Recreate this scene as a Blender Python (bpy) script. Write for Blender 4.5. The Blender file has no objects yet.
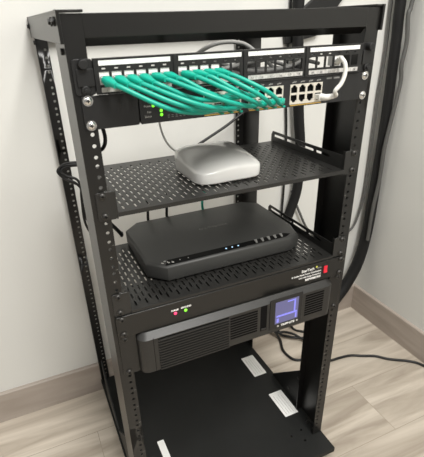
import bpy, bmesh, math, random
from mathutils import Vector, Matrix
from mathutils.geometry import tessellate_polygon
random.seed(7)
C = bpy.context.scene.collection
FZ = -992.0                                    # floor level in rack millimetres (z=0 is the top of the first rack unit)
def P(x, y, z): return Vector((x/1000, y/1000, (z-FZ)/1000))

# ------------------------------------------------------------------ materials
def mat(name, col, rough=.5, metal=0, spec=.5, emit=None, es=1, noise=0, nscale=60, bump=0, bscale=400, coat=0):
    m = bpy.data.materials.new(name); m.use_nodes = True
    nt = m.node_tree; b = nt.nodes['Principled BSDF']
    b.inputs['Base Color'].default_value = (*col, 1); b.inputs['Roughness'].default_value = rough
    b.inputs['Metallic'].default_value = metal; b.inputs['Specular IOR Level'].default_value = spec
    if coat: b.inputs['Coat Weight'].default_value = coat; b.inputs['Coat Roughness'].default_value = .15
    if emit:
        b.inputs['Emission Color'].default_value = (*emit, 1); b.inputs['Emission Strength'].default_value = es
    tc = nt.nodes.new('ShaderNodeTexCoord')
    if noise:
        n = nt.nodes.new('ShaderNodeTexNoise'); n.inputs['Scale'].default_value = nscale; n.inputs['Detail'].default_value = 4
        nt.links.new(tc.outputs['Object'], n.inputs['Vector'])
        r = nt.nodes.new('ShaderNodeValToRGB')
        r.color_ramp.elements[0].color = (*[c*(1-noise) for c in col], 1); r.color_ramp.elements[1].color = (*[min(1, c*(1+noise)) for c in col], 1)
        r.color_ramp.elements[0].position = .3; r.color_ramp.elements[1].position = .7
        nt.links.new(n.outputs['Fac'], r.inputs['Fac']); nt.links.new(r.outputs['Color'], b.inputs['Base Color'])
    if bump:
        n2 = nt.nodes.new('ShaderNodeTexNoise'); n2.inputs['Scale'].default_value = bscale; n2.inputs['Detail'].default_value = 3
        nt.links.new(tc.outputs['Object'], n2.inputs['Vector'])
        bp = nt.nodes.new('ShaderNodeBump'); bp.inputs['Strength'].default_value = bump; bp.inputs['Distance'].default_value = .001
        nt.links.new(n2.outputs['Fac'], bp.inputs['Height']); nt.links.new(bp.outputs['Normal'], b.inputs['Normal'])
    return m
M = {}
M['rack'] = mat('black powder coated steel', (.009, .0087, .008), .32, spec=.5, bump=.04, bscale=900)
M['shelf'] = mat('black shelf steel', (.017,.0166,.0155), .34, spec=.5, bump=.08, bscale=900)
M['base'] = mat('matte black base steel', (.011, .0115, .011), .55, spec=.3, noise=.15, nscale=12)
M['panel'] = mat('black panel enamel', (.015, .015, .015), .4, spec=.4)
M['plastic'] = mat('black plastic', (.012, .012, .012), .5, spec=.4)
M['void'] = mat('recess shade black', (.004, .004, .004), .7, spec=.1)  # near-black plastic: shade inside slots, gaps and sockets put into the colour
M['switch'] = mat('charcoal switch steel', (.016, .016, .017), .45, spec=.4)
M['nickel'] = mat('nickel screw', (.75, .74, .72), .25, metal=1)
M['dnickel'] = mat('dark screw', (.06, .058, .055), .38, metal=.7)
M['jack'] = mat('white jack plastic', (.82, .82, .8), .4)
M['paper'] = mat('white paper label', (.86, .86, .84), .6)
M['paperg'] = mat('grey printed label', (.48, .47, .45), .6, noise=.25, nscale=300)
M['port'] = mat('bare metal port shell', (.72, .68, .6), .35, metal=.4)
M['gold'] = mat('brass port spring', (.75, .5, .15), .35, metal=.8)
M['teal'] = mat('teal cable jacket', (.003, .36, .265), .4, spec=.5)
M['tealb'] = mat('teal plug boot', (.003, .39, .28), .4, spec=.5)
M['wcable'] = mat('white cable jacket', (.74, .73, .69), .42)
M['clear'] = mat('clear plug plastic', (.72, .71, .67), .2, spec=.7)
M['gcable'] = mat('grey cable jacket', (.3, .3, .29), .5)
M['dcord'] = mat('dark grey cord jacket', (.09, .09, .085), .55)
M['bcable'] = mat('black cable jacket', (.01, .01, .01), .42, spec=.4)
M['sleeve'] = mat('black braided sleeve', (.008, .008, .008), .6, spec=.3, bump=.5, bscale=700)
M['eero'] = mat('glossy white plastic', (.84, .835, .81), .2, spec=.5, coat=.6)
M['rout'] = mat('matte black router plastic', (.036, .036, .034), .45, spec=.45, bump=.15, bscale=1500)
M['gloss'] = mat('glossy black strip', (.003, .003, .003), .35, spec=.03)
M['ups'] = mat('charcoal bezel plastic', (.016, .0155, .0145), .4, spec=.5, bump=.1, bscale=1500)
M['upsb'] = mat('black case steel', (.01, .01, .01), .5)
M['grey'] = mat('grey print', (.42, .41, .39), .5)
M['dgrey'] = mat('faint grey print', (.2, .2, .19), .5)
M['yel'] = mat('yellow green mark', (.6, .62, .1), .5)
M['red'] = mat('red lit lamp', (.6, .015, .03), .35, emit=(.8, .02, .06), es=.2)
M['redled'] = mat('red led', (.8, .05, .12), .3, emit=(1, .04, .16), es=1.1)
M['green'] = mat('green led', (.2, .8, .05), .3, emit=(.22, 1, .03), es=1.0)
M['blue'] = mat('pale blue led', (.5, .7, .9), .3, emit=(.4, .65, 1), es=1)
M['lcd'] = mat('violet lit screen', (.1, .1, .2), .3, emit=(.13, .13, .34), es=.28)
M['lcdl'] = mat('bright violet segments', (.2, .2, .6), .3, emit=(.15, .15, .7), es=.62)

def wallmat(name, col):
    m = mat(name, col, .75, spec=.25, noise=.025, nscale=1.5, bump=.12, bscale=120); return m
M['wall'] = wallmat('off white painted wall', (.71, .708, .675))
def floor_mat(name, c1, c2, c3, vertical=False):
    m = bpy.data.materials.new(name); m.use_nodes = True; nt = m.node_tree; N = nt.nodes; L = nt.links
    b = N['Principled BSDF']; b.inputs['Roughness'].default_value = .45; b.inputs['Specular IOR Level'].default_value = .35
    tc = N.new('ShaderNodeTexCoord')
    br = N.new('ShaderNodeTexBrick'); br.inputs['Scale'].default_value = 1
    br.inputs['Brick Width'].default_value = 1.22; br.inputs['Row Height'].default_value = .18
    br.inputs['Mortar Size'].default_value = .0009; br.inputs['Mortar Smooth'].default_value = .3
    br.offset = .37
    br.inputs['Color1'].default_value = (.3, .3, .3, 1); br.inputs['Color2'].default_value = (.7, .7, .7, 1); br.inputs['Mortar'].default_value = (0, 0, 0, 1)
    mp0 = N.new('ShaderNodeMapping'); mp0.inputs['Location'].default_value = (.3, .06, 0)
    L.new(tc.outputs['Object'], mp0.inputs['Vector']); L.new(mp0.outputs['Vector'], br.inputs['Vector'])
    # long grain along the planks
    mp = N.new('ShaderNodeMapping'); mp.inputs['Scale'].default_value = (1.1, 11, 11)
    L.new(tc.outputs['Object'], mp.inputs['Vector'])
    off = N.new('ShaderNodeMixRGB'); off.blend_type = 'ADD'; off.inputs['Fac'].default_value = 1
    sc = N.new('ShaderNodeVectorMath'); sc.operation = 'SCALE'; sc.inputs['Scale'].default_value = 7
    L.new(br.outputs['Color'], sc.inputs[0]); L.new(mp.outputs['Vector'], off.inputs['Color1']); L.new(sc.outputs['Vector'], off.inputs['Color2'])
    n = N.new('ShaderNodeTexNoise'); n.inputs['Scale'].default_value = 1.6; n.inputs['Detail'].default_value = 7; n.inputs['Roughness'].default_value = .55; n.inputs['Distortion'].default_value = .9
    L.new(off.outputs['Color'], n.inputs['Vector'])
    r = N.new('ShaderNodeValToRGB'); e = r.color_ramp.elements
    e[0].position = .3; e[0].color = (*c1, 1); e[1].position = .68; e[1].color = (*c3, 1)
    x = e.new(.5); x.color = (*c2, 1)
    L.new(n.outputs['Fac'], r.inputs['Fac'])
    # plank to plank tone
    sp = N.new('ShaderNodeSeparateColor'); L.new(br.outputs['Color'], sp.inputs['Color'])
    mr = N.new('ShaderNodeMapRange'); mr.inputs['From Min'].default_value = .3; mr.inputs['From Max'].default_value = .7; mr.inputs['To Min'].default_value = .93; mr.inputs['To Max'].default_value = 1.05
    L.new(sp.outputs['Red'], mr.inputs['Value'])
    mx = N.new('ShaderNodeVectorMath'); mx.operation = 'SCALE'; L.new(r.outputs['Color'], mx.inputs[0]); L.new(mr.outputs['Result'], mx.inputs['Scale'])
    mm = N.new('ShaderNodeMixRGB'); L.new(br.outputs['Fac'], mm.inputs['Fac']); L.new(mx.outputs['Vector'], mm.inputs['Color1'])
    mm.inputs['Color2'].default_value = (*[c*.95 for c in c1], 1)
    L.new(mm.outputs['Color'], b.inputs['Base Color'])
    bp = N.new('ShaderNodeBump'); bp.inputs['Strength'].default_value = .08; L.new(n.outputs['Fac'], bp.inputs['Height']); L.new(bp.outputs['Normal'], b.inputs['Normal'])
    return m
M['floor'] = floor_mat('pale oak plank floor', (.33, .28, .225), (.50, .44, .365), (.64, .575, .49))
M['skirt'] = floor_mat('taupe wood baseboard', (.35, .30, .255), (.41, .355, .31), (.47, .415, .365))

# ------------------------------------------------------------------ mesh helpers
class MB:
    def __init__(s): s.v = []; s.f = []
    def add(s, vs, fs):
        n = len(s.v); s.v += [tuple(v) for v in vs]; s.f += [tuple(i+n for i in f) for f in fs]; return s
    def box(s, x0, x1, y0, y1, z0, z1):
        x0, x1 = sorted((x0, x1)); y0, y1 = sorted((y0, y1)); z0, z1 = sorted((z0, z1))
        return s.add([(x0,y0,z0),(x1,y0,z0),(x1,y1,z0),(x0,y1,z0),(x0,y0,z1),(x1,y0,z1),(x1,y1,z1),(x0,y1,z1)],
                     [(0,3,2,1),(4,5,6,7),(0,1,5,4),(1,2,6,5),(2,3,7,6),(3,0,4,7)])
    def prism(s, poly, axis, a, b):
        """poly: 2D loop; extruded along axis from a to b (x: (y,z), y: (x,z), z: (x,y))"""
        def mk(p, t): return {'x': (t, p[0], p[1]), 'y': (p[0], t, p[1]), 'z': (p[0], p[1], t)}[axis]
        n = len(poly); vs = [mk(p, a) for p in poly]+[mk(p, b) for p in poly]
        fs = [tuple(range(n))[::-1], tuple(range(n, 2*n))]+[(i, (i+1) % n, n+(i+1) % n, n+i) for i in range(n)]
        return s.add(vs, fs)
    def plate(s, outer, holes, axis, a, b):
        """flat plate with real through holes"""
        def mk(p, t): return {'x': (t, p[0], p[1]), 'y': (p[0], t, p[1]), 'z': (p[0], p[1], t)}[axis]
        loops = [outer]+holes
        flat = [p for l in loops for p in l]; n = len(flat)
        tris = tessellate_polygon([[Vector((p[0], p[1], 0)) for p in l] for l in loops])
        vs = [mk(p, a) for p in flat]+[mk(p, b) for p in flat]
        fs = [tuple(t) for t in tris]+[tuple(i+n for i in t)[::-1] for t in tris]
        k = 0
        for l in loops:
            m = len(l)
            fs += [(k+i, k+(i+1) % m, n+k+(i+1) % m, n+k+i) for i in range(m)]; k += m
        return s.add(vs, fs)
    def cyl(s, c, r, axis, h, n=20, r2=None, cap=True):
        """cylinder from c, along axis by h"""
        r2 = r if r2 is None else r2; vs = []
        for k, (t, rr) in enumerate(((0, r), (h, r2))):
            for i in range(n):
                a = 2*math.pi*i/n; u, w = rr*math.cos(a), rr*math.sin(a)
                vs.append({'x': (c[0]+t, c[1]+u, c[2]+w), 'y': (c[0]+u, c[1]+t, c[2]+w), 'z': (c[0]+u, c[1]+w, c[2]+t)}[axis])
        fs = [(i, (i+1) % n, n+(i+1) % n, n+i) for i in range(n)]
        if cap: fs += [tuple(range(n))[::-1], tuple(range(n, 2*n))]
        return s.add(vs, fs)
    def dome(s, c, r, h, n=16, k=4):
        """dome bulging to -y from plane y=c[1]"""
        vs = []; fs = []
        for j in range(k):
            a = (math.pi/2)*j/k
            for i in range(n):
                b = 2*math.pi*i/n; vs.append((c[0]+r*math.cos(a)*math.cos(b), c[1]-h*math.sin(a), c[2]+r*math.cos(a)*math.sin(b)))
        vs.append((c[0], c[1]-h, c[2]))
        for j in range(k-1):
            fs += [(j*n+i, j*n+(i+1) % n, (j+1)*n+(i+1) % n, (j+1)*n+i) for i in range(n)]
        fs += [((k-1)*n+i, (k-1)*n+(i+1) % n, k*n) for i in range(n)]; fs.append(tuple(range(n)))
        return s.add(vs, fs)
    def tube(s, pts, r, n=12, steps=8, smooth=True, taper=None):
        path = crom(pts, steps) if smooth else [Vector(p) for p in pts]
        T = []
        for i in range(len(path)):
            a = path[max(0, i-1)]; b = path[min(len(path)-1, i+1)]; T.append((b-a).normalized())
        up = Vector((0, 0, 1)) if abs(T[0].z) < .9 else Vector((1, 0, 0))
        nrm = T[0].cross(up).normalized(); vs = []; fs = []
        for i, p in enumerate(path):
            if i: nrm = (nrm-T[i]*nrm.dot(T[i])).normalized()
            bi = T[i].cross(nrm); rr = r if taper is None else taper(i/(len(path)-1))*r
            for k in range(n):
                a = 2*math.pi*k/n; vs.append(tuple(p+nrm*rr*math.cos(a)+bi*rr*math.sin(a)))
        for i in range(len(path)-1):
            fs += [(i*n+k, i*n+(k+1) % n, (i+1)*n+(k+1) % n, (i+1)*n+k) for k in range(n)]
        fs += [tuple(range(n))[::-1], tuple(range((len(path)-1)*n, len(path)*n))]
        return s.add(vs, fs)
def crom(pts, steps=8):
    p = [Vector(q) for q in pts]; p = [p[0]*2-p[1]]+p+[p[-1]*2-p[-2]]; out = []
    for i in range(1, len(p)-2):
        for k in range(steps):
            t = k/steps; a, b, c, d = p[i-1], p[i], p[i+1], p[i+2]
            out.append(.5*((2*b)+(c-a)*t+(2*a-5*b+4*c-d)*t*t+(3*b-a-3*c+d)*t**3))
    out.append(p[-2]); return out
def circ(cx, cz, r, n=10): return [(cx+r*math.cos(2*math.pi*i/n), cz+r*math.sin(2*math.pi*i/n)) for i in range(n)]
def rect(a, b, c, d): return [(a, c), (b, c), (b, d), (a, d)]
def rrect(a, b, c, d, r, n=5):
    o = []
    for cx, cy, s in ((b-r, d-r, 0), (a+r, d-r, 1), (a+r, c+r, 2), (b-r, c+r, 3)):
        for i in range(n+1):
            t = math.pi/2*(s+i/n); o.append((cx+r*math.cos(t), cy+r*math.sin(t)))
    return o
base_of = {}
def obj(name, mb, material, parent=None, bevel=0, seg=2, sharp=35, weld=True, at=None):
    """link the builder's shapes as ONE mesh object; coordinates are rack millimetres, stored relative to the root's base"""
    me = bpy.data.meshes.new(name)
    root = parent
    while root is not None and root.parent is not None: root = root.parent
    if root is not None: b = base_of[root.name]
    else: b = Vector(at) if at else Vector((0, 0, FZ))
    me.from_pydata([((v[0]-b.x)/1000, (v[1]-b.y)/1000, (v[2]-b.z)/1000) for v in mb.v], [], mb.f); me.update()
    bm = bmesh.new(); bm.from_mesh(me)
    if weld: bmesh.ops.remove_doubles(bm, verts=bm.verts, dist=1e-6)
    bmesh.ops.recalc_face_normals(bm, faces=bm.faces); bm.to_mesh(me); bm.free()
    for p in me.polygons: p.use_smooth = True
    me.set_sharp_from_angle(angle=math.radians(sharp))
    me.materials.append(material)
    o = bpy.data.objects.new(name, me); C.objects.link(o)
    if parent is not None: o.parent = parent
    else: o.location = P(*b); base_of[o.name] = b
    if bevel:
        m = o.modifiers.new('bevel', 'BEVEL'); m.width = bevel/1000; m.segments = seg; m.limit_method = 'ANGLE'; m.angle_limit = math.radians(40)
        m.harden_normals = False
    return o
def tag(o, label, cat, group=None):
    o['label'] = label; o['category'] = cat
    if group: o['group'] = group
    return o
def thing(name, label, cat, base, group=None):
    o = bpy.data.objects.new(name, None); o.empty_display_size = .02; C.objects.link(o)
    o.location = P(*base); base_of[o.name] = Vector(base); return tag(o, label, cat, group)
def struct(name, mb, material, **k):
    o = obj(name, mb, material, **k); o['kind'] = 'structure'; return o
def text(name, s, material, parent, loc, size, face='front', align='LEFT', bold=0):
    cu = bpy.data.curves.new(name, 'FONT'); cu.body = s; cu.size = size/1000; cu.extrude = .00008; cu.offset = bold/1000; cu.align_x = align; cu.resolution_u = 2
    t = bpy.data.objects.new(name, cu); C.objects.link(t)
    dg = bpy.context.evaluated_depsgraph_get(); me = bpy.data.meshes.new_from_object(t.evaluated_get(dg))
    bpy.data.objects.remove(t); bpy.data.curves.remove(cu)
    R = Matrix.Rotation(math.pi/2, 4, 'X') if face == 'front' else Matrix.Identity(4)
    root = parent
    while root.parent is not None: root = root.parent
    b = base_of[root.name]
    me.transform(Matrix.Translation((Vector(loc)-b)/1000) @ R)
    me.materials.clear(); me.materials.append(material); me.name = name
    o = bpy.data.objects.new(name, me); C.objects.link(o); o.parent = parent; return o

# ------------------------------------------------------------------ the room
WY, WX = 466, 762
struct('floor', MB().box(-3200, WX+12, -3000, WY+12, FZ-20, FZ), M['floor'], at=(0, 0, FZ))
struct('wall_back', MB().box(-3200, WX, WY, WY+120, FZ, 1750), M['wall'], at=(0, WY, FZ))
struct('wall_right', MB().box(WX, WX+120, -3000, WY, FZ, 1750), M['wall'], at=(WX, 0, FZ))
bb = 104
def skirt_back():
    m = MB(); m.prism([(WY-11, FZ), (WY, FZ), (WY, FZ+bb), (WY-8, FZ+bb), (WY-11, FZ+bb-3)], 'x', -3200, WX); return m
o = struct('baseboard_back', skirt_back(), M['skirt'], at=(0, WY-11, FZ))
m = MB(); m.prism([(WX-11, FZ), (WX, FZ), (WX, FZ+bb), (WX-8, FZ+bb), (WX-11, FZ+bb-3)], 'y', -3000, WY-11)
# swap the long axis so that the wood grain runs along the skirting
o = obj('baseboard_right', MB().add([(-(v[1]), v[0], v[2]) for v in m.v], m.f), M['skirt'], at=(0, 0, FZ)); o.rotation_euler[2] = -math.pi/2; o['kind'] = 'structure'

# ------------------------------------------------------------------ the rack frame
rack = thing('equipment_rack', 'black open four-post equipment rack standing in the corner on the plank floor', 'rack', (0, 200, FZ))
def drilled(m, lo, hi, x, y0, y1):
    m.box(lo, hi, y0, y1, 0, 50); m.box(lo, hi, y0, y1, -948, -44.45*21)
    for u in range(21):
        t = -44.45*u
        m.plate(rect(lo, hi, t-44.45, t), [circ(x, t-d, 2.9, 10) for d in (6.35, 22.225, 38.1)], 'y', y0, y1)
for s in (-1, 1):       # front uprights: drilled flange, side web, folded return
    m = MB()
    lo, hi = sorted((s*224, s*250)); drilled(m, lo, hi, s*232.55, 0, 2)
    m.box(s*248, s*250, 2, 90, -948, 50)
    m.box(s*232, s*248, 88, 90, -948, 12)
    up = obj('front_post', m, M['rack'], rack)
    # the thin painted unit marks between the holes
    for u in range(4, 21):
        if u not in (9, 10, 11): obj('unit_mark', MB().box(s*224.6, s*229, -.15, 0, -44.45*u-.25, -44.45*u+.25), M['dgrey'], up)
    m = MB()
    lo, hi = sorted((s*225, s*250)); drilled(m, lo, hi, s*232.55, 452, 454)
    m.box(s*248, s*250, *((372, 452) if s > 0 else (440, 452)), -948, 50)
    obj('rear_post', m, M['rack'], rack)
    # gusset plates at the feet
    for a, b_, nm in ((90, 234, 1), (372, 236, -1)):
        if nm == -1 and s == 1: continue
        g = MB().prism([(a, -804), (a, -948), (b_, -948), (b_, -942)], 'x', s*245, s*248)
        gs = obj('gusset', g, M['base'], rack)
        sc = MB()
        for yy, zz in ((a+nm*18, -850), (a+nm*60, -925)): obj('bolt', MB().cyl((s*243.4, yy, zz), 4.5, 'x', 1.6), M['dnickel'], gs)
# front top bar with its folded underside, rear bar, side rails
def topbar(y0, d):
    m = MB(); m.prism([(y0, 50), (y0, 23), (y0+d*11, 13), (y0+d*13, 13), (y0+d*2, 25), (y0+d*2, 48), (y0+d*30, 48), (y0+d*30, 50)], 'x', -224, 224); return m
obj('top_bar', topbar(-.5, 1), M['rack'], rack, bevel=.6)
obj('top_bar', topbar(454.5, -1), M['rack'], rack, bevel=.6)
cv = MB()
for s in (-1, 1):
    lo, hi = sorted((s*217, s*250)); cv.box(lo, hi, -.6, 0, 13, 50)
for s in (-1, 1):
    m = MB()
    m.box(s*250.2, s*254.5, -3, 462, 17, 54)
    m.box(s*222 if s < 0 else 238, s*254.5, -3, 24 if s < 0 else 462, 51, 54)
    if s < 0: m.box(-238, -254.5, 24, 462, 51, 54)
    if s > 0: m.box(250.2, 254.5, -5, -3, 17, 54)
    sr = obj('side_rail', m, M['rack'], rack, bevel=.8)
    for yy, zz in ((16, 42), (50, 42), (452, 38)):
        bm_ = MB(); bm_.cyl((s*254.5, yy, zz), 5.5, 'x', s*2, 14); bm_.cyl((s*256.5, yy, zz), 4, 'x', s*2.5, 6)
        obj('bolt', bm_, M['plastic'], sr)
    for yy in (18, 440):
        bm_ = MB(); bm_.cyl((s*250, yy, 8), 4.5, 'x', s*3.5, 6); obj('bolt', bm_, M['plastic'], sr)
# base plate on low rails with levelling feet
bp = MB()
ho = [circ(170, 20, 3), circ(196, -6, 3), circ(-170, 20, 3), circ(-196, -6, 3), circ(205, 26, 3)]
bp.plate(rrect(-252, 252, -57, 456, 1.5), ho, 'z', -950, -952)
bp.box(-252, 252, -57, -55, -965, -952); bp.box(-252, 252, 454, 456, -965, -952)
bp.box(-252, -250, -55, 454, -965, -952); bp.box(250, 252, -55, 454, -965, -952)
base = obj('base_plate', bp, M['base'], rack)
for s in (-1, 1):
    obj('foot_rail', MB().box(s*218, s*250, 30, 450, -984, -952), M['base'], base, bevel=1)
for x in (-225, 225):
    for y in (10, 440):
        f = MB(); f.cyl((x, y, FZ), 14, 'z', 8, 20, 12); f.cyl((x, y, FZ+8), 4, 'z', 32); obj('levelling_foot', f, M['plastic'], base)
def pan_screw(x, z, y, material, parent, r=5.4):
    m = MB(); m.cyl((x, y-1.2, z), r+1.2, 'y', 1.2, 20); m.dome((x, y-1.2, z), r, 2.8)
    sc = obj('screw', m, material, parent)
    c = MB(); c.box(x-r*.45, x+r*.45, y-4.1, y-3.4, z-.6, z+.6); c.box(x-.6, x+.6, y-4.1, y-3.4, z-r*.45, z+r*.45)
    obj('cross_slot', c, M['void'], sc); return sc
for s in (-1, 1):       # bolts tying the posts to the base
    for dy in (14, 40):
        m = MB(); m.cyl((s*238, dy, -950), 6, 'z', 2, 16); m.cyl((s*238, dy, -948), 4.4, 'z', 4, 6); obj('bolt', m, M['dnickel'], base)
# white rating labels stuck on the base plate
tx = [(190, 233, 252, 343), (191, 234, 80, 172), (-163, -145, 60, 160)]
for i, (a, b_, c, d) in enumerate(tx):
    l = obj('rating_label', MB().prism(rrect(a, b_, c, d, 2), 'z', -950, -949.6), M['paper'], base)
    l['label'] = 'white printed label'
    ln = MB()
    if i == 2: continue
    for k in range(4): ln.box(a+8+k*8, a+9+k*8, c+8, d-12-7*(k % 2), -949.6, -949.5)
    obj('small_print', ln, M['grey'], l)

# ------------------------------------------------------------------ patch panel
pp = thing('patch_panel', 'black 24-port patch panel with white label strips, topmost unit of the rack', 'patch panel', (0, -3, -44.4))
groups = [-214.5, -105.5, 3.0, 112.0]      # left edge of each six-port group
pitch, pw = 16.6, 13.4
holes = []; jacks = []
for g in groups:
    for k in range(6):
        x = g+pitch*k+.6; jacks.append(x+pw/2); holes.append(rect(x, x+pw, -32.3, -16.6))
        holes.append(rect(x+pw/2-2.6, x+pw/2+2.6, -13.6, -12))
m = MB(); m.plate(rrect(-219.5, 217.5, -43.9, -.4, 2), holes, 'y', -6.5, -4.5)
m.box(-219.5, 217.5, -4.5, 0, -2, -.4); m.box(-219.5, 217.5, -4.5, 0, -43.9, -42.6)
m.box(-219.5, -217.5, -4.5, 0, -43.9, -.4); m.box(215.5, 217.5, -4.5, 0, -43.9, -.4)
for g in groups[1:]: m.box(g-5, g-3.5, -4.5, 8, -40, -3)
obj('panel_face', m, M['panel'], pp)
for g in groups[1:]: obj('divider', MB().box(g-6.3, g-2.4, -8, -6.5, -43.6, -.8), M['panel'], pp, bevel=.5)
for s in (-1, 1):
    a, b_ = (-246, -219.6) if s < 0 else (217.6, 243)
    e = MB(); e.prism(rrect(a, b_, -43.9, -.4, 4), 'y', -2.4, 0)
    e.box(a+4, b_, -4.6, -2.4, -33, -12)
    ear = obj('rack_ear', e, M['panel'], pp, bevel=.5)
    for z, r in ((-6.35, 6.6), (-38.1, 6.6)):
        kn = MB(); kn.cyl((s*232.55, -2.4, z), r, 'y', -9 if z > -10 else -3.5, 20, r*.85)
        if z < -10: kn.cyl((s*232.55, -6, z), 3, 'y', -2, 6)
        obj('thumb_screw', kn, M['plastic'], pp, bevel=.6)
for gi, g in enumerate(groups):
    l = obj('label_strip', MB().box(g+1.5, g+pitch*6-1.2, -7.1, -6.5, -9, -3.2), M['paper'], pp); l['label'] = 'white blank label strip'
    d = MB()
    for k in range(1, 6): d.box(g+pitch*k-.2, g+pitch*k+.2, -7.2, -7.1, -8.8, -3.4)
    obj('divider_line', d, M['grey'], l)
    l = obj('number_strip', MB().box(g+1.5, g+pitch*6-1.2, -7.1, -6.5, -41.4, -35.6), M['paperg'], pp); l['label'] = 'grey strip with port numbers'
    for k in range(6): text('port_number', str(gi*6+k+1), M['plastic'], l, (g+pitch*(k+.5), -7.15, -40.6), 5, align='CENTER')
for i, x in enumerate(jacks):
    if i >= 10 and i not in (21,): continue
    j = MB(); a, b_ = x-pw/2+.4, x+pw/2-.4
    j.plate(rect(a, b_, -32, -17), [rect(x-5, x+5, -30.5, -21.5)], 'y', -5.2, -3)
    j.box(a, b_, -3, 10, -18, -17); j.box(a, b_, -3, 10, -32, -31); j.box(a, a+.8, -3, 10, -31, -18); j.box(b_-.8, b_, -3, 10, -31, -18); j.box(a, b_, 10, 11, -32, -17)
    obj('keystone_jack', j, M['jack'], pp)['label'] = 'white snap-in network jack'

# ------------------------------------------------------------------ network switch
sw = thing('network_switch', 'charcoal rack switch with green lights, right under the patch panel', 'network switch', (0, 80, -89))
m = MB(); m.plate(rrect(-164, 186, -88.2, -45.2, 1.5), [rect(x0, x0+62.6, -84.6, -54) for x0 in (-68, 7, 82)], 'y', -4, -2)
m.box(-163, 185, -2, 200, -47.5, -46); m.box(-163, 185, -2, 200, -87.5, -86); m.box(-163, -161.5, -2, 200, -86, -47.5); m.box(183.5, 185, -2, 200, -86, -47.5); m.box(-163, 185, 198, 200, -86, -47.5)
obj('case', m, M['switch'], sw)
for s, a, b_ in ((-1, -241, -165.2), (1, 187.2, 241)):
    e = MB(); e.prism(rrect(a, b_, -88.6, -44.9, 3), 'y', -2.4, 0); e.box(*( (-167.2,-165.2) if s<0 else (187.2,189.2)), 0, 60, -88.6, -44.9)
    er = obj('mounting_ear', e, M['panel'], sw, bevel=.5)
    for z in (-50.8, -82.55): pan_screw(s*232.55, z, -2.4, M['nickel'], sw, 5.6)['label'] = 'bright nickel cross-head screw'
sports = []
for gi, x0 in enumerate((-68, 7, 82)):
    hl = []; inner = MB()
    for c in range(4):
        for r_ in range(2):
            cx = x0+7.8+15.6*c; top = -55.6-14.6*r_
            a, b_, zt, zb = cx-5.9, cx+5.9, top, top-11.4
            if r_ == 0: poly = [(a, zb), (b_, zb), (b_, zt-3), (cx+3.6, zt-3), (cx+3.6, zt-1.2), (cx+2, zt-1.2), (cx+2, zt), (cx-2, zt), (cx-2, zt-1.2), (cx-3.6, zt-1.2), (cx-3.6, zt-3), (a, zt-3)]
            else: poly = [(a, zb+3), (cx-3.6, zb+3), (cx-3.6, zb+1.2), (cx-2, zb+1.2), (cx-2, zb), (cx+2, zb), (cx+2, zb+1.2), (cx+3.6, zb+1.2), (cx+3.6, zb+3), (b_, zb+3), (b_, zt), (a, zt)]
            hl.append(poly); pass
            sports.append((gi, c, r_, cx, (zt+zb)/2))
    m = MB(); m.plate(rect(x0+.3, x0+62.3, -84.4, -54.2), hl, 'y', -4.6, -3.2)
    pb = obj('port_block', m, M['port'], sw); pb['label'] = 'block of eight network sockets with bare metal rims'
    inner.box(x0+.4, x0+62.2, -.5, 9, -84.2, -54.4)
    obj('socket_back', inner, M['void'], pb); 
    obj('spring_strip', MB().box(x0+1, x0+61.5, -5.3, -4.3, -86.6, -85), M['gold'], pb)['label'] = 'brass grounding spring'
    ic = MB()
    for c in range(4):
        cx = x0+7.8+15.6*c
        ic.prism([(cx-4.2, -52), (cx-1.6, -50), (cx-1.6, -52)], 'y', -4.2, -4); ic.box(cx-.4, cx+.4, -4.2, -4, -52, -49.4); ic.prism([(cx+1.6, -50), (cx+4.2, -50), (cx+1.6, -52)], 'y', -4.2, -4)
    obj('port_mark', ic, M['grey'], sw)
for x, z in ((-144.5, -64.5), (-133.3, -72.2), (-133.1, -77.8)):
    obj('status_light', MB().dome((x, -4, z), 2.3, 1.5), M['green'], sw)['label'] = 'lit green status light'
text('light_name', 'Power', M['grey'], sw, (-158, -4.1, -66), 4.2)
text('light_name', 'Fan', M['grey'], sw, (-154, -4.1, -74), 4.2)
text('light_name', 'Status', M['grey'], sw, (-158, -4.1, -80), 4.2)
dm = MB()
for k in range(9):
    for r_ in range(2): dm.box(-124+k*6, -121.2+k*6, -4.2, -4, -80-r_*2.6, -79.2-r_*2.6)
obj('port_light_row', dm, M['dgrey'], sw)
for k in range(2): obj('model_mark', MB().box(152+k*14, 162+k*16, -4.2, -4, -51, -48.6), M['dgrey'], sw)

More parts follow.
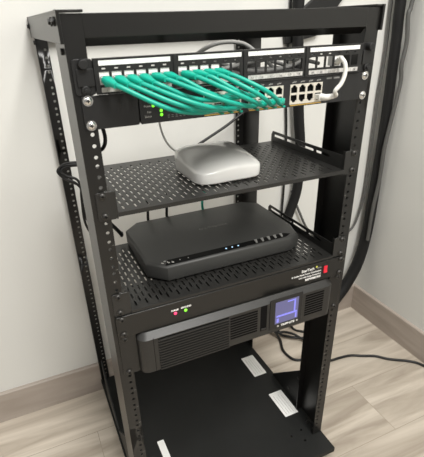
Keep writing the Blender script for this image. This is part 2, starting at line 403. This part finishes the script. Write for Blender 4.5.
# ------------------------------------------------------------------ network patch cables
def plug_boot(root, x, z, y0, dirv, material, up=1):
    """rubber boot and clear tip; tip sits in the socket at (x, y0, z)"""
    pl = MB(); pl.box(x-5.6, x+5.6, y0-8, y0+9, z-3.6, z+3.6); pl.box(x-1.6, x+1.6, y0-9, y0+4, z+up*3.6, z+up*5)
    obj('plug', pl, M['clear'], root, bevel=.4)
    d = Vector(dirv).normalized(); p0 = Vector((x, y0-5, z)); b = MB()
    sec = [(0, 6.4, 4.6), (7, 6.6, 5.2), (13, 6.0, 4.8), (20, 4.2, 4.0), (27, 3.5, 3.5)]
    u = Vector((1, 0, 0)); w = d.cross(u)
    w.normalize(); u2 = w.cross(d)
    vs = []; fs = []; n = 12
    for t, a, c in sec:
        for i in range(n):
            an = 2*math.pi*i/n; ca, sa = math.cos(an), math.sin(an)
            q = .55
            vs.append(tuple(p0+d*t+u2*a*math.copysign(abs(ca)**q, ca)+w*c*math.copysign(abs(sa)**q, sa)))
    for j in range(len(sec)-1): fs += [(j*n+i, j*n+(i+1) % n, (j+1)*n+(i+1) % n, (j+1)*n+i) for i in range(n)]
    fs += [tuple(range(n))[::-1], tuple(range((len(sec)-1)*n, len(sec)*n))]
    b.add(vs, fs)
    hump = p0+Vector((0, 0, up*5.6))
    b.box(hump.x-2.2, hump.x+2.2, hump.y-10, hump.y+1, min(hump.z, hump.z+up*2.4), max(hump.z, hump.z+up*2.4))
    obj('plug_boot', b, material, root, sharp=50)
    return p0+d*22
# (patch port, switch group, column, row, bulge forward, sag, order words)
runs = [
 (0, 0, 1, 1, 18, -11, 'teal patch cable plugged into the first port, lowest of the bundle'),
 (1, 0, 2, 1, 24, -8, 'teal patch cable from the second port, second lowest of the bundle'),
 (2, 0, 3, 1, 30, -6, 'teal patch cable leaving the third port of the patch panel'),
 (3, 0, 2, 0, 8, -8, 'teal patch cable leaving the fourth port, tucked behind the front strands'),
 (4, 1, 0, 1, 34, -4, 'teal patch cable leaving the fifth port, bulging to the front'),
 (5, 0, 3, 0, 12, -6, 'teal patch cable leaving the sixth port, last of the left port group'),
 (6, 1, 1, 1, 30, -2, 'teal patch cable from the first port right of the leftmost divider'),
 (7, 1, 0, 0, 14, -4, 'teal patch cable from the second port right of the leftmost divider'),
 (8, 1, 2, 1, 27, -1, 'teal patch cable from the third port right of the leftmost divider'),
 (9, 1, 3, 1, 24, 1, 'teal patch cable running along the top of the bundle, ending furthest right'),
]
for (pi, sg, sc_, sr_, fw, sag, lab) in runs:
    x0 = jacks[pi]; _, _, _, x1, z1 = [q for q in sports if q[0] == sg and q[1] == sc_ and q[2] == sr_][0]
    t = thing('patch_cable', lab, 'network cable', (x0, -8, -27), 'teal patch cables joining the patch panel to the switch')
    d0 = Vector((.28, -1, -.22 if pi < 4 else -.1)); d1 = Vector((-.75, -1, .12))
    a = plug_boot(t, x0, -25.6, -6, d0, M['tealb'], -1); b = plug_boot(t, x1, z1, -6, d1, M['tealb'], 1 if sr_ == 0 else -1)
    L_ = (b-a).length
    p1 = a+d0.normalized()*9+Vector((6, 0, -2)); p4 = b+d1.normalized()*12+Vector((0, 0, -1))
    mid = []
    for f_ in (.3, .52, .76):
        q = p1.lerp(p4, f_); bul = math.sin(math.pi*f_)
        q += Vector((0, -fw*bul, sag*bul)); mid.append(q)
    cb = MB(); cb.tube([a-d0.normalized()*4, a, p1]+mid+[p4, b, b-d1.normalized()*4], 3.15, 12, 8)
    obj('cable', cb, M['teal'], t, sharp=60)
# white cable
x0 = jacks[21]
t = thing('network_cable', 'short white network cable arching from patch panel to the rightmost switch socket', 'network cable', (x0, -8, -27))
q = [s_ for s_ in sports if s_[0] == 2 and s_[1] == 3 and s_[2] == 1][0]
obj('plug', MB().box(q[3]-5.6, q[3]+5.6, -16, 4, q[4]-3.6, q[4]+3.6), M['clear'], t, bevel=.5)
obj('plug', MB().box(x0-5.6, x0+5.6, -7, 6, -29, -21.8), M['clear'], t, bevel=.5)
b = MB(); b.tube([(q[3], -13, q[4]), (q[3]+4, -21, q[4]), (q[3]+14, -28, q[4]+2)], 5, 12, 4, taper=lambda u: 1.15-.35*u); obj('plug_boot', b, M['wcable'], t, sharp=60)
b = MB(); b.tube([(x0, -6, -25), (x0-3, -14, -22), (x0-7, -20, -19.5)], 5, 12, 4, taper=lambda u: 1.1-.3*u); obj('plug_boot', b, M['wcable'], t, sharp=60)
cb = MB(); cb.tube([(x0-2, -12, -23), (x0-8, -22, -19), (x0-12, -30, -19.5), (x0-10, -36, -27), (x0-10, -38, -40), (x0-15, -38, -54), (x0-24, -36, -65), (q[3]+16, -30, q[4]+3), (q[3]+8, -24, q[4]+1)], 3.3, 12, 8)
obj('cable', cb, M['wcable'], t, sharp=60)

# loose cables behind the patch panel
for i, (pts, r, lab) in enumerate([
  ([(-90, 20, -34), (-60, 40, -8), (-10, 70, 6), (45, 90, 4), (70, 80, -12), (90, 60, -34)], 3.2, 'grey network cable arching highest behind the left half of the patch panel'),
  ([(-20, 30, -28), (30, 50, -24), (90, 55, -20), (150, 60, -26), (190, 70, -34)], 3.2, 'grey network cable lying level behind the right half of the patch panel'),
  ([(-30, 45, -16), (40, 60, -36), (110, 50, -34), (160, 50, -18), (195, 60, -10)], 3.2, 'grey network cable crossing downward behind the open panel ports'),
  ([(-70, 24, -14), (-20, 50, -20), (40, 75, -14), (100, 85, -26), (140, 80, -38)], 3.2, 'grey network cable seen through the ports beside the middle divider')]):
    cb = MB(); cb.tube([Vector(p) for p in pts], r, 10, 8); tag(obj('network_cable', cb, M['gcable'], sharp=60, at=(pts[0])), lab, 'network cable', 'grey cables behind the patch panel')

# ------------------------------------------------------------------ vented shelves
def slotted(zt):
    m = MB(); x = -201.0; k = 0; hw = 4.95
    y0, y1 = 3.0, 237.0
    while x < 203:
        off = 0 if k % 2 == 0 else 12.0
        cells = [y0]; yy = y0+off
        c = []
        if off: c.append((y0, y0+off, None))
        while yy+24 <= y1+.01: c.append((yy, yy+24, yy+6)); yy += 24
        if yy < y1: c.append((yy, y1, None))
        for a, b_, sl in c:
            X0, X1 = x-hw, x+hw
            if sl is None:
                for z in (zt, zt-1.5): m.add([(X0, a, z), (X1, a, z), (X1, b_, z), (X0, b_, z)], [(0, 1, 2, 3)])
                continue
            h = []
            L0, L1, R_ = sl+.2, sl+13.6, 1.55
            for i in range(5): t = math.pi*i/4; h.append((x+R_*math.cos(t), L1+R_*math.sin(t)))
            for i in range(5): t = math.pi+math.pi*i/4; h.append((x+R_*math.cos(t), L0+R_*math.sin(t)))
            out = [(X0, a), (X1, a), (X1, b_), (X0, b_)]
            fl = out+h
            tr = tessellate_polygon([[Vector((p[0], p[1], 0)) for p in out], [Vector((p[0], p[1], 0)) for p in h]])
            n = len(fl); vs = [(p[0], p[1], zt) for p in fl]+[(p[0], p[1], zt-1.5) for p in fl]
            fs = [tuple(q) for q in tr]+[tuple(i+n for i in q)[::-1] for q in tr]+[(4+i, 4+(i+1) % 10, n+4+(i+1) % 10, n+4+i) for i in range(10)]
            m.add(vs, fs)
        x += 2*hw; k += 1
    xr = x-hw
    for z in (zt, zt-1.5):
        for a, b_, c, d in ((-213, -201-hw, -2, 250), (xr, 213, -2, 250), (-201-hw, xr, -2, y0), (-201-hw, xr, y1, 250)):
            m.add([(a, c, z), (b_, c, z), (b_, d, z), (a, d, z)], [(0, 1, 2, 3)])
    return m
def make_shelf(zt, ztop, lab, lip, group):
    t = thing('rack_shelf', lab, 'shelf', (0, 120, zt-12), group)
    m = slotted(zt)
    m.box(-213, 213, -3.5, -2, zt-lip, zt); m.box(-213, 213, 250, 251.5, zt-10, zt)
    obj('tray', m, M['shelf'], t, sharp=30)
    for s in (-1, 1):
        sd = MB()
        lo, hi = sorted((s*213, s*214.6))
        # side flange: level top edge, long slot, rounded rear
        outer = [(2, zt-12), (252, zt-12), (252, zt+16), (246, zt+24), (120, zt+24), (2, zt+26)]
        slots = [rrect(150, 240, zt+12.5, zt+18, 2.4, 3), rrect(92, 143, zt+13, zt+18, 2.4, 3), rrect(40, 84, zt+13, zt+18, 2.4, 3)]
        sd.plate(outer, slots, 'x', lo, hi)
        obj('side_flange', sd, M['shelf'], t)
        e = MB(); a, b_ = sorted((s*214.6, s*243)); e.prism(rrect(a, b_, ztop-41, ztop+3.5, 3), 'y', -2.2, 0); e.box(*sorted((s*213, s*215)), -2.2, 4, ztop-41, ztop+3)
        obj('rack_ear', e, M['shelf'], t, bevel=.4)
        for z in (ztop-2, ztop-34): pan_screw(s*232.55, z, -2.2, M['dnickel'], t, 5.2)
    return t
make_shelf(-213, -182.15, 'black vented rack shelf carrying the white wireless router', 7, 'vented rack shelves')
make_shelf(-395, -359.95, 'black vented rack shelf carrying the large black router', 5, 'vented rack shelves')

# ------------------------------------------------------------------ white wireless router
er = thing('wireless_router', 'glossy white rounded wireless router on the upper shelf', 'router', (-6, 100, -213))
vs = []; fs = []; n = 72
cx, cy = 0, 101; W2, D2 = 66, 68
def sq(a, hw, hd, e):
    c, s_ = math.cos(a), math.sin(a)
    return (hw*math.copysign(abs(c)**e, c), hd*math.copysign(abs(s_)**e, s_))
def rim(x, y): return 24+12*min(1, max(0, (y+69)/138))+3.0*math.sin((x+22)/21)*min(1, max(0, (40-y)/100))
prof = [(.90, 'w', 0), (.955, 'w', .03), (.985, 'w', .12), (1.0, 'w', .4), (.998, 'w', .8), (.99, 'w', .93), (.97, 't', .0), (.93, 't', .1)]+[(q_, 't', 1) for q_ in (.87, .8, .7, .6, .5, .4, .3, .2, .1)]
for r_, kind, w in prof:
    for i in range(n):
        a = 2*math.pi*i/n; x, y = sq(a, W2*r_, D2*r_, .36)
        R_ = rim(x, y)
        zz = R_*w if kind == 'w' else R_+18*(1-(r_/.97)**2)**.85
        vs.append((cx+x, cy+y, -211.5+zz))
vs.append((cx, cy, -211.5+rim(0, 0)+18))
for j in range(len(prof)-1): fs += [(j*n+i, j*n+(i+1) % n, (j+1)*n+(i+1) % n, (j+1)*n+i) for i in range(n)]
k = (len(prof)-1)*n; fs += [(k+i, k+(i+1) % n, len(vs)-1) for i in range(n)]; fs.append(tuple(range(n))[::-1])
obj('shell', MB().add(vs, fs), M['eero'], er, sharp=32)
obj('rubber_base', MB().prism(rrect(cx-58, cx+58, cy-58, cy+58, 22), 'z', -213, -211.3), M['plastic'], er)
cb = MB(); cb.tube([(-30, 168, -195), (-36, 190, -196), (-52, 225, -178), (-58, 245, -140), (-44, 262, -110), (-10, 280, -96)], 2.2, 10, 8)
tag(obj('power_cord', cb, M['wcable'], sharp=60, at=(-36, 166, -196)), 'thin white cord rising behind the white wireless router', 'cord')

# ------------------------------------------------------------------ black router
rt = thing('broadband_router', 'large black router with a glossy status strip on the lower shelf', 'router', (4, 168, -395))
body = [(-126, 52), (142, 50), (168, 60), (181, 104), (181, 250), (150, 276), (-124, 276), (-155, 246), (-158, 84)]
def ring(z, inset):
    cx_, cy_ = 6, 164
    return [(cx_+(x-cx_)*(1-inset/160), cy_+(y-cy_)*(1-inset/112), z) for x, y in body]
lv = [(-394, 4), (-390, 0), (-365, 0), (-361, 2.5), (-359.5, 6)]
vs = []; fs = []; n = len(body)
for z, ins in lv: vs += ring(z, ins)
for j in range(len(lv)-1): fs += [(j*n+i, j*n+(i+1) % n, (j+1)*n+(i+1) % n, (j+1)*n+i) for i in range(n)]
fs += [tuple(range(n))[::-1], tuple(range((len(lv)-1)*n, len(lv)*n))]
obj('housing', MB().add(vs, fs), M['rout'], rt, bevel=1.2, sharp=50)
for x in (-120, 130):
    for y in (85, 245): obj('rubber_foot', MB().cyl((x, y, -395), 9, 'z', 1.6), M['plastic'], rt)
st = MB(); st.prism([(-128, 57), (-110, 57), (136, 57), (151, 65), (140, 73), (-118, 75)], 'z', -359.7, -359.1)
strip = obj('status_strip', st, M['gloss'], rt)
for x in (1.5, 15, 28.5): obj('status_light', MB().cyl((x, 65.5, -359.1), 1.6, 'z', .5, 12), M['blue'], strip)['label'] = 'pale blue status light'
ic = MB()
for x, y, h in ((-133, 68, 5), (-127, 73, 4), (-122, 66, 8), (-114, 64, 7)):
    ic.box(x, x+5, y-1, y, -359.4, -359); ic.box(x+1.4, x+2.8, y-h/2, y+h/2, -359.4, -359); ic.box(x+3.4, x+4.6, y-h/2, y+1, -359.4, -359)
obj('status_icon', ic, M['grey'], rt)
ic = MB(); ic.prism([(-97, 64), (-94, 66), (-97, 68)], 'z', -359.1, -358.9); ic.box(-80, -78.5, 64, 67, -359.1, -358.9); obj('status_icon', ic, M['grey'], rt)
# grey triangular vent ribs at the strip's right end
for k in range(5):
    x = 66+k*15
    obj('vent_rib', MB().prism([(x, 59), (x+3.5, 59), (x+9, 73), (x+2.5, 73)], 'z', -359.1, -357.9), M['dgrey'], rt)
text('raised_wordmark', 'cradlepoint', M['dgrey'], rt, (-12, 168, -359.3), 15, face='top')
text('front_wordmark', 'cradlepoint', M['dgrey'], rt, (-14, 51.6, -379), 9)
bt = MB(); bt.cyl((122, 51.2, -378), 6.5, 'y', 1.5, 24); obj('button', bt, M['rout'], rt, bevel=.5)
bt = MB(); bt.cyl((122, 50.6, -378), 4.4, 'y', 1, 24); obj('button_ring', bt, M['plastic'], rt)

# ------------------------------------------------------------------ power distribution unit
pd = thing('power_distribution_unit', 'black one-unit power strip panel with a red switch, below the lower shelf', 'power strip', (0, 20, -444))
m = MB(); m.prism(rrect(-243, 243, -444.4, -400.6, 3), 'y', -5.6, -3.4)
obj('front_panel', m, M['rack'], pd, bevel=.6)
obj('housing', MB().box(-212, 212, -3.4, 42, -443, -403), M['panel'], pd, bevel=.8)
for s in (-1, 1):
    for z in (-406.4, -438.15): pan_screw(s*232.55, z, -5.6, M['dnickel'], pd, 5.2)
obj('warning_light', MB().dome((-136.3, -5.6, -424.2), 3.1, 1.6), M['redled'], pd)['label'] = 'lit red lamp'
obj('warning_light', MB().dome((-116.5, -5.6, -423.6), 3.1, 1.6), M['green'], pd)['label'] = 'lit green lamp'
text('lamp_name', 'SURGE', M['paper'], pd, (-144, -5.75, -418.6), 4.6, bold=.2)
text('lamp_name', 'GROUND', M['paper'], pd, (-125.5, -5.75, -417.6), 4.6, bold=.2)
text('maker_name', 'StarTech', M['paper'], pd, (135, -5.75, -414.2), 8.6, bold=.2)
text('maker_name', '.com', M['grey'], pd, (172, -5.75, -414.2), 6)
obj('maker_mark', MB().cyl((172, -5.8, -409.2), 2.3, 'y', .3, 12), M['yel'], pd)
text('description', '8 Outlet Rack Power Distribution', M['paper'], pd, (184, -5.75, -421.4), 5.2, align='RIGHT', bold=.12)
text('description', 'Unit with Surge Protection', M['paper'], pd, (184, -5.75, -428.0), 5.0, align='RIGHT', bold=.12)
text('part_number', 'RKPW081915', M['paper'], pd, (184, -5.75, -436.0), 6.6, align='RIGHT', bold=.4)
obj('switch_surround', MB().box(187.5, 200, -6.4, -5.6, -432, -408.5), M['plastic'], pd, bevel=.5)
obj('rocker_switch', MB().prism([(-6.4, -428), (-9.0, -427), (-7.4, -420), (-8.2, -412.5), (-6.4, -412)], 'x', 189.6, 198), M['red'], pd)['label'] = 'red lit rocker switch'

# ------------------------------------------------------------------ UPS
up = thing('battery_backup', 'charcoal two-unit battery backup with ribbed front and violet screen', 'battery backup', (0, 200, -534))
obj('case', MB().box(-214, 214, 2, 160, -532, -447), M['upsb'], up, bevel=1.5)
for s in (-1, 1):
    a, b_ = sorted((s*212, s*243)); obj('rack_ear', MB().prism(rrect(a, b_, -532.5, -445, 3), 'y', -2.2, 0), M['rack'], up, bevel=.4)
    for z in (-450.85, -527.05): pan_screw(s*232.55, z, -2.2, M['dnickel'], up, 5.0)
# bezel: plan outline with rounded ends, bevelled top edge
F = -20
def plan(y_front, e):
    pts = []
    for sx in (-1, 1):
        arc = []
        for i in range(7):
            t = math.pi/2*i/6
            arc.append((sx*((212-e)-16+16*math.sin(t)), y_front+16-16*math.cos(t)))
        pts.append(arc)
    return pts[0][::-1]+pts[1]
vs = []; fs = []
lv = [(-531.5, -14, 3), (-529, F, 0), (-455, F, 0), (-446, F+13, 5)]
for z, yf, e in lv:
    l = plan(yf, e); l = [(-212+e, 1)]+l+[(212-e, 1)]; vs += [(x, min(y, 1), z) for x, y in l]; n = len(l)
for j in range(len(lv)-1): fs += [(j*n+i, j*n+(i+1) % n, (j+1)*n+(i+1) % n, (j+1)*n+i) for i in range(n)]
fs += [tuple(range(n))[::-1], tuple(range((len(lv)-1)*n, len(lv)*n))]
bez = obj('bezel', MB().add(vs, fs), M['ups'], up, sharp=24)
# seams of the end cap
sm = MB(); sm.box(-186.2, -185.2, F-.15, F+.5, -529, -453)
obj('seam', sm, M['void'], bez)
sm = MB(); sm.box(-206, -186, F-.1, F+.4, -491, -490); 
# ribs left, vents
rb = MB(); vd = MB(); z = -459.5
while z > -526:
    rb.prism([(F, z), (F-3, z-.4), (F-3, z-2.6), (F, z-3.2)], 'x', -177, -36)
    z -= 6.0
obj('louvre', rb, M['ups'], bez)
vs2 = []; z = -461
while z > -512: vs2.append(z); z -= 6.0
for a, b_ in ((-33, 27), (140, 186)):
    vn = MB()
    for z in vs2: vn.box(a, b_, F-.3, F+.3, z-3.8, z)
    obj('vent_slot', vn, M['void'], bez)
gp = MB(); z = -459.5
while z > -526: gp.box(-177, -36, F-.15, F+.2, z+2.6, z); z -= 6.0
obj('louvre_gap', gp, M['void'], bez)
obj('vent_slot', MB().box(34, 48.5, F-.3, F+.3, -516, -455), M['void'], bez)
obj('handle_latch', MB().box(36, 47, F-1.5, F, -514, -510), M['ups'], bez, bevel=.4)
sf = obj('screen_frame', MB().prism(rrect(55, 132, -522, -447, 3), 'y', F-1.4, F), M['upsb'], bez, bevel=.5)
sn = obj('screen', MB().box(67, 122, F-1.8, F-1.3, -509, -456), M['lcd'], bez); sn['label'] = 'violet lit screen'
sg = MB(); sg.box(70, 119, F-2, F-1.8, -493, -488.5); sg.box(111, 115, F-2, F-1.8, -488.5, -462); sg.box(95, 115, F-2, F-1.8, -462, -459); sg.box(71, 76, F-2, F-1.8, -506, -496); sg.box(115, 119, F-2, F-1.8, -506, -494)
obj('screen_segment', sg, M['lcdl'], sn)
for x in (75, 121): obj('button', MB().cyl((x, F-2.2, -515.5), 2.3, 'y', 1, 14), M['grey'], bez)
tl = text('maker_name', 'TRIPP·LITE', M['paper'], bez, (82, F-1.6, -518), 7.2, bold=.25)

# ------------------------------------------------------------------ loose cables round the rack
def cable(name, lab, pts, r, m='bcable', cat='cable', group=None, n=12, steps=8, taper=None):
    cb = MB(); cb.tube([Vector(p) for p in pts], r, n, steps, taper=taper)
    return tag(obj(name, cb, M[m], sharp=60, at=tuple(pts[0])), lab, cat, group)
# thick sleeved bundle in the corner, down and behind the rack
cable('cable_bundle', 'thick black sleeved cable bundle hanging down the room corner right of the rack',
      [(724, 425, 420), (724, 425, 80), (731, 425, -25), (738, 425, -190), (742, 425, -348), (743, 425, -480), (740, 425, -640), (720, 425, -760), (677, 425, -850), (625, 420, -905), (585, 412, -948), (560, 405, -966)], 15, 'sleeve', 'cable bundle', n=18, taper=lambda u: 1+.35*max(0, min(1, (u-.3)/.35)))
cable('cable_sleeve', 'black sleeved cable bundle hanging on the wall behind the rack, right of the rear post',
      [(400, 440, 420), (396, 440, 80), (400, 440, 0), (408, 438, -100), (420, 438, -210), (434, 438, -310), (434, 438, -420), (416, 438, -490), (380, 438, -570), (330, 442, -640), (280, 438, -760), (250, 420, -948)], 15, 'sleeve', 'cable bundle', n=18)
cable('wall_cord', 'wavy grey cord running down beside the corner cable bundle',
      [(745, 400, 420), (742, 400, 90), (735, 400, 40), (742, 396, -30), (738, 396, -90), (745, 396, -130), (742, 396, -180), (735, 398, -260), (728, 398, -340), (730, 398, -440), (722, 398, -540), (726, 402, -660)], 6, 'dcord', 'cord')
cable('wall_cord', 'thin grey cord on the back wall curling in behind the right post',
      [(716, 452, 420), (718, 452, 80), (724, 452, -50), (722, 452, -192), (726, 452, -348), (727, 452, -500), (713, 452, -585), (690, 452, -630), (645, 452, -640), (560, 452, -640), (500, 452, -590), (455, 452, -510), (425, 455, -440)], 4, 'dcord', 'cord')
cable('wall_cord', 'thin black cord hanging just left of the sleeve behind the rack',
      [(385, 458, 300), (385, 458, -100), (394, 458, -250), (396, 456, -400), (392, 456, -560)], 3.2, 'bcable', 'cord')
cable('power_cord', 'black power cord crossing the plank floor to the right wall',
      [(430, 278, FZ+4.5), (470, 242, FZ+4.5), (515, 236, FZ+4.5), (555, 229, FZ+4.5), (590, 210, FZ+4.5), (628, 190, FZ+4.5), (652, 165, FZ+4.5), (676, 146, FZ+4.5), (706, 126, FZ+4.5), (732, 98, FZ+4.5), (743, 50, FZ+4.5), (744, -80, FZ+4.5)], 4.3, 'bcable', 'cord')
cable('power_cord', 'black power cord looping lowest on the floor behind the rack',
      [(330, 446, -800), (345, 446, -900), (380, 420, -975), (382, 400, FZ+6), (362, 350, FZ+5), (368, 300, FZ+5), (400, 282, FZ+5), (440, 280, FZ+5), (500, 292, FZ+5)], 4.6, 'bcable', 'cord', 'looped power cords behind the rack')
cable('power_cord', 'black power cord crossing the lowest loop behind the rack',
      [(372, 446, -820), (388, 440, -930), (396, 425, FZ+14), (412, 400, FZ+14), (438, 378, FZ+14), (470, 372, FZ+8), (520, 385, FZ+5)], 4.6, 'bcable', 'cord', 'looped power cords behind the rack')
cable('power_cord', 'black power cord looping nearest the wall behind the rack',
      [(350, 450, -800), (366, 450, -930), (385, 430, FZ+22), (408, 418, FZ+22), (430, 392, FZ+24), (462, 352, FZ+12), (510, 330, FZ+5)], 4.6, 'bcable', 'cord', 'looped power cords behind the rack')
cable('power_cord', 'black power cord dropping past the right post onto the floor',
      [(430, 452, -800), (445, 450, -930), (462, 440, FZ+5), (480, 410, FZ+5), (530, 380, FZ+5)], 4.6, 'bcable', 'cord', 'looped power cords behind the rack')
# cables slung through the left side of the rack
for i, (dx, dz, lab) in enumerate(((0, 0, 'black cable slung highest over the left rear post'), (-3, -9, 'black cable slung over the left rear post, middle strand'), (3, -17, 'black cable slung lowest over the left rear post'))):
    cable('power_cord', lab, [(-214+dx*.3, 300, -214+dz*.5), (-228+dx, 300, -212+dz*.4), (-247+dx, 302, -212+dz*.4), (-260+dx, 302, -218+dz*.3), (-263+dx, 300, -226+dz*.3), (-252+dx, 298, -237+dz*.6), (-232+dx, 295, -247+dz*.9), (-227-dx, 292, -270+dz), (-229-dx, 292, -320+dz), (-222-dx, 290, -350+dz), (-205-dx, 285, -380+dz*.3)], 2.7, 'bcable', 'cord', 'black cables slung over the left rear post')
cable('power_cord', 'black cord dropping beside the left front post to the lower shelf',
      [(-214, 90, -70), (-206, 70, -98), (-205, 62, -118), (-210, 66, -132), (-217, 80, -138)], 3.0, 'bcable', 'cord')
cable('power_cord', 'thick black cord running under the upper shelf into the black router',
      [(-236, 200, -262), (-222, 200, -282), (-205, 200, -302), (-186, 202, -328), (-172, 215, -352), (-166, 240, -368), (-160, 268, -376)], 4, 'bcable', 'cord')
cable('power_cord', 'thin black cord slanting up behind the white wireless router',
      [(40, 425, -275), (82, 425, -254), (120, 425, -236), (177, 425, -209), (216, 425, -187), (258, 425, -162), (270, 428, -130)], 3.6, 'bcable', 'cord')
for k, (x, lab) in enumerate(((-90, 'thin dark cord hanging under the upper shelf, nearer the left post'), (-44, 'thin dark cord hanging under the upper shelf, farther from the left post'))):
    cable('power_cord', lab, [(x-4, 262, -300), (x-1, 280, -318), (x, 286, -345), (x, 288, -370), (x+12, 290, -385)], 3.2, 'bcable', 'cord', 'cords hanging behind the black router')
# teal plug at the back of the black router
tq = thing('network_cable', 'teal network cable standing up behind the black router', 'network cable', (52, 290, -380))
b = MB(); b.tube([(52, 296, -340), (55, 296, -328), (58, 296, -318)], 6.5, 12, 3, taper=lambda u: 1.1-.5*u); obj('plug_boot', b, M['tealb'], tq)
b = MB(); b.tube([(58, 296, -320), (55, 296, -330), (52, 296, -340), (50, 294, -360), (50, 288, -376), (50, 280, -378)], 3.1, 12, 6); obj('cable', b, M['teal'], tq)
# dark power strip and plugs up behind the top bar
ps = thing('outlet_strip', 'black outlet strip with a plug, on the wall behind the top bar', 'power strip', (455, 440, -60))
obj('body', MB().prism([(365, 20), (470, 95), (560, 95), (470, -5), (372, -22)], 'y', 452, 464), M['plastic'], ps, bevel=2)
pl = MB(); pl.box(392, 412, 432, 452, -6, 16); obj('plug', pl, M['gcable'], ps, bevel=3)

# ------------------------------------------------------------------ light, world, camera
def area(name, loc, size, power, target, col=(1, .98, .94), sy=None):
    l = bpy.data.lights.new(name, 'AREA'); l.energy = power; l.size = size; l.color = col
    if sy: l.shape = 'RECTANGLE'; l.size_y = sy
    o = bpy.data.objects.new(name, l); C.objects.link(o); o.location = P(*loc)
    o.rotation_euler = (P(*target)-P(*loc)).to_track_quat('-Z', 'Y').to_euler(); return o
area('ceiling_panel_light', (100, -1250, 1600),  .6, 70, (100, -600, 0), sy=1.2)
area('ceiling_panel_light', (-1700, -900, 1650), .6, 18, (-1700, -900, 0), sy=1.2)
w = bpy.data.worlds.new('room_light'); bpy.context.scene.world = w; w.use_nodes = True
w.node_tree.nodes['Background'].inputs['Color'].default_value = (1, .975, .94, 1); w.node_tree.nodes['Background'].inputs['Strength'].default_value = .34

cam = bpy.data.cameras.new('camera'); co = bpy.data.objects.new('camera', cam); C.objects.link(co)
cam.sensor_fit = 'HORIZONTAL'; cam.sensor_width = 36; cam.lens = 426.52/424*36
cam.shift_x = 3.665/424; cam.shift_y = 23.188/424; cam.clip_start = .02
Rm = ((0.9106788, -0.4122167, -0.0272314), (-0.2176022, -0.4226116, -0.8798004), (0.3511601, 0.8071412, -0.4745626))
mw = Matrix((( Rm[0][0], -Rm[1][0], -Rm[2][0]), (Rm[0][1], -Rm[1][1], -Rm[2][1]), (Rm[0][2], -Rm[1][2], -Rm[2][2]))).to_4x4()
mw.translation = P(-328.06, -603.30, 36.65); co.matrix_world = mw
cam.dof.use_dof = True; cam.dof.focus_distance = .9; cam.dof.aperture_fstop = 12
sc = bpy.context.scene; sc.camera = co
sc.view_settings.view_transform = 'Standard'; sc.view_settings.look = 'None'; sc.view_settings.gamma = 1
sc.view_settings.use_curve_mapping = False; sc.view_settings.exposure = 0
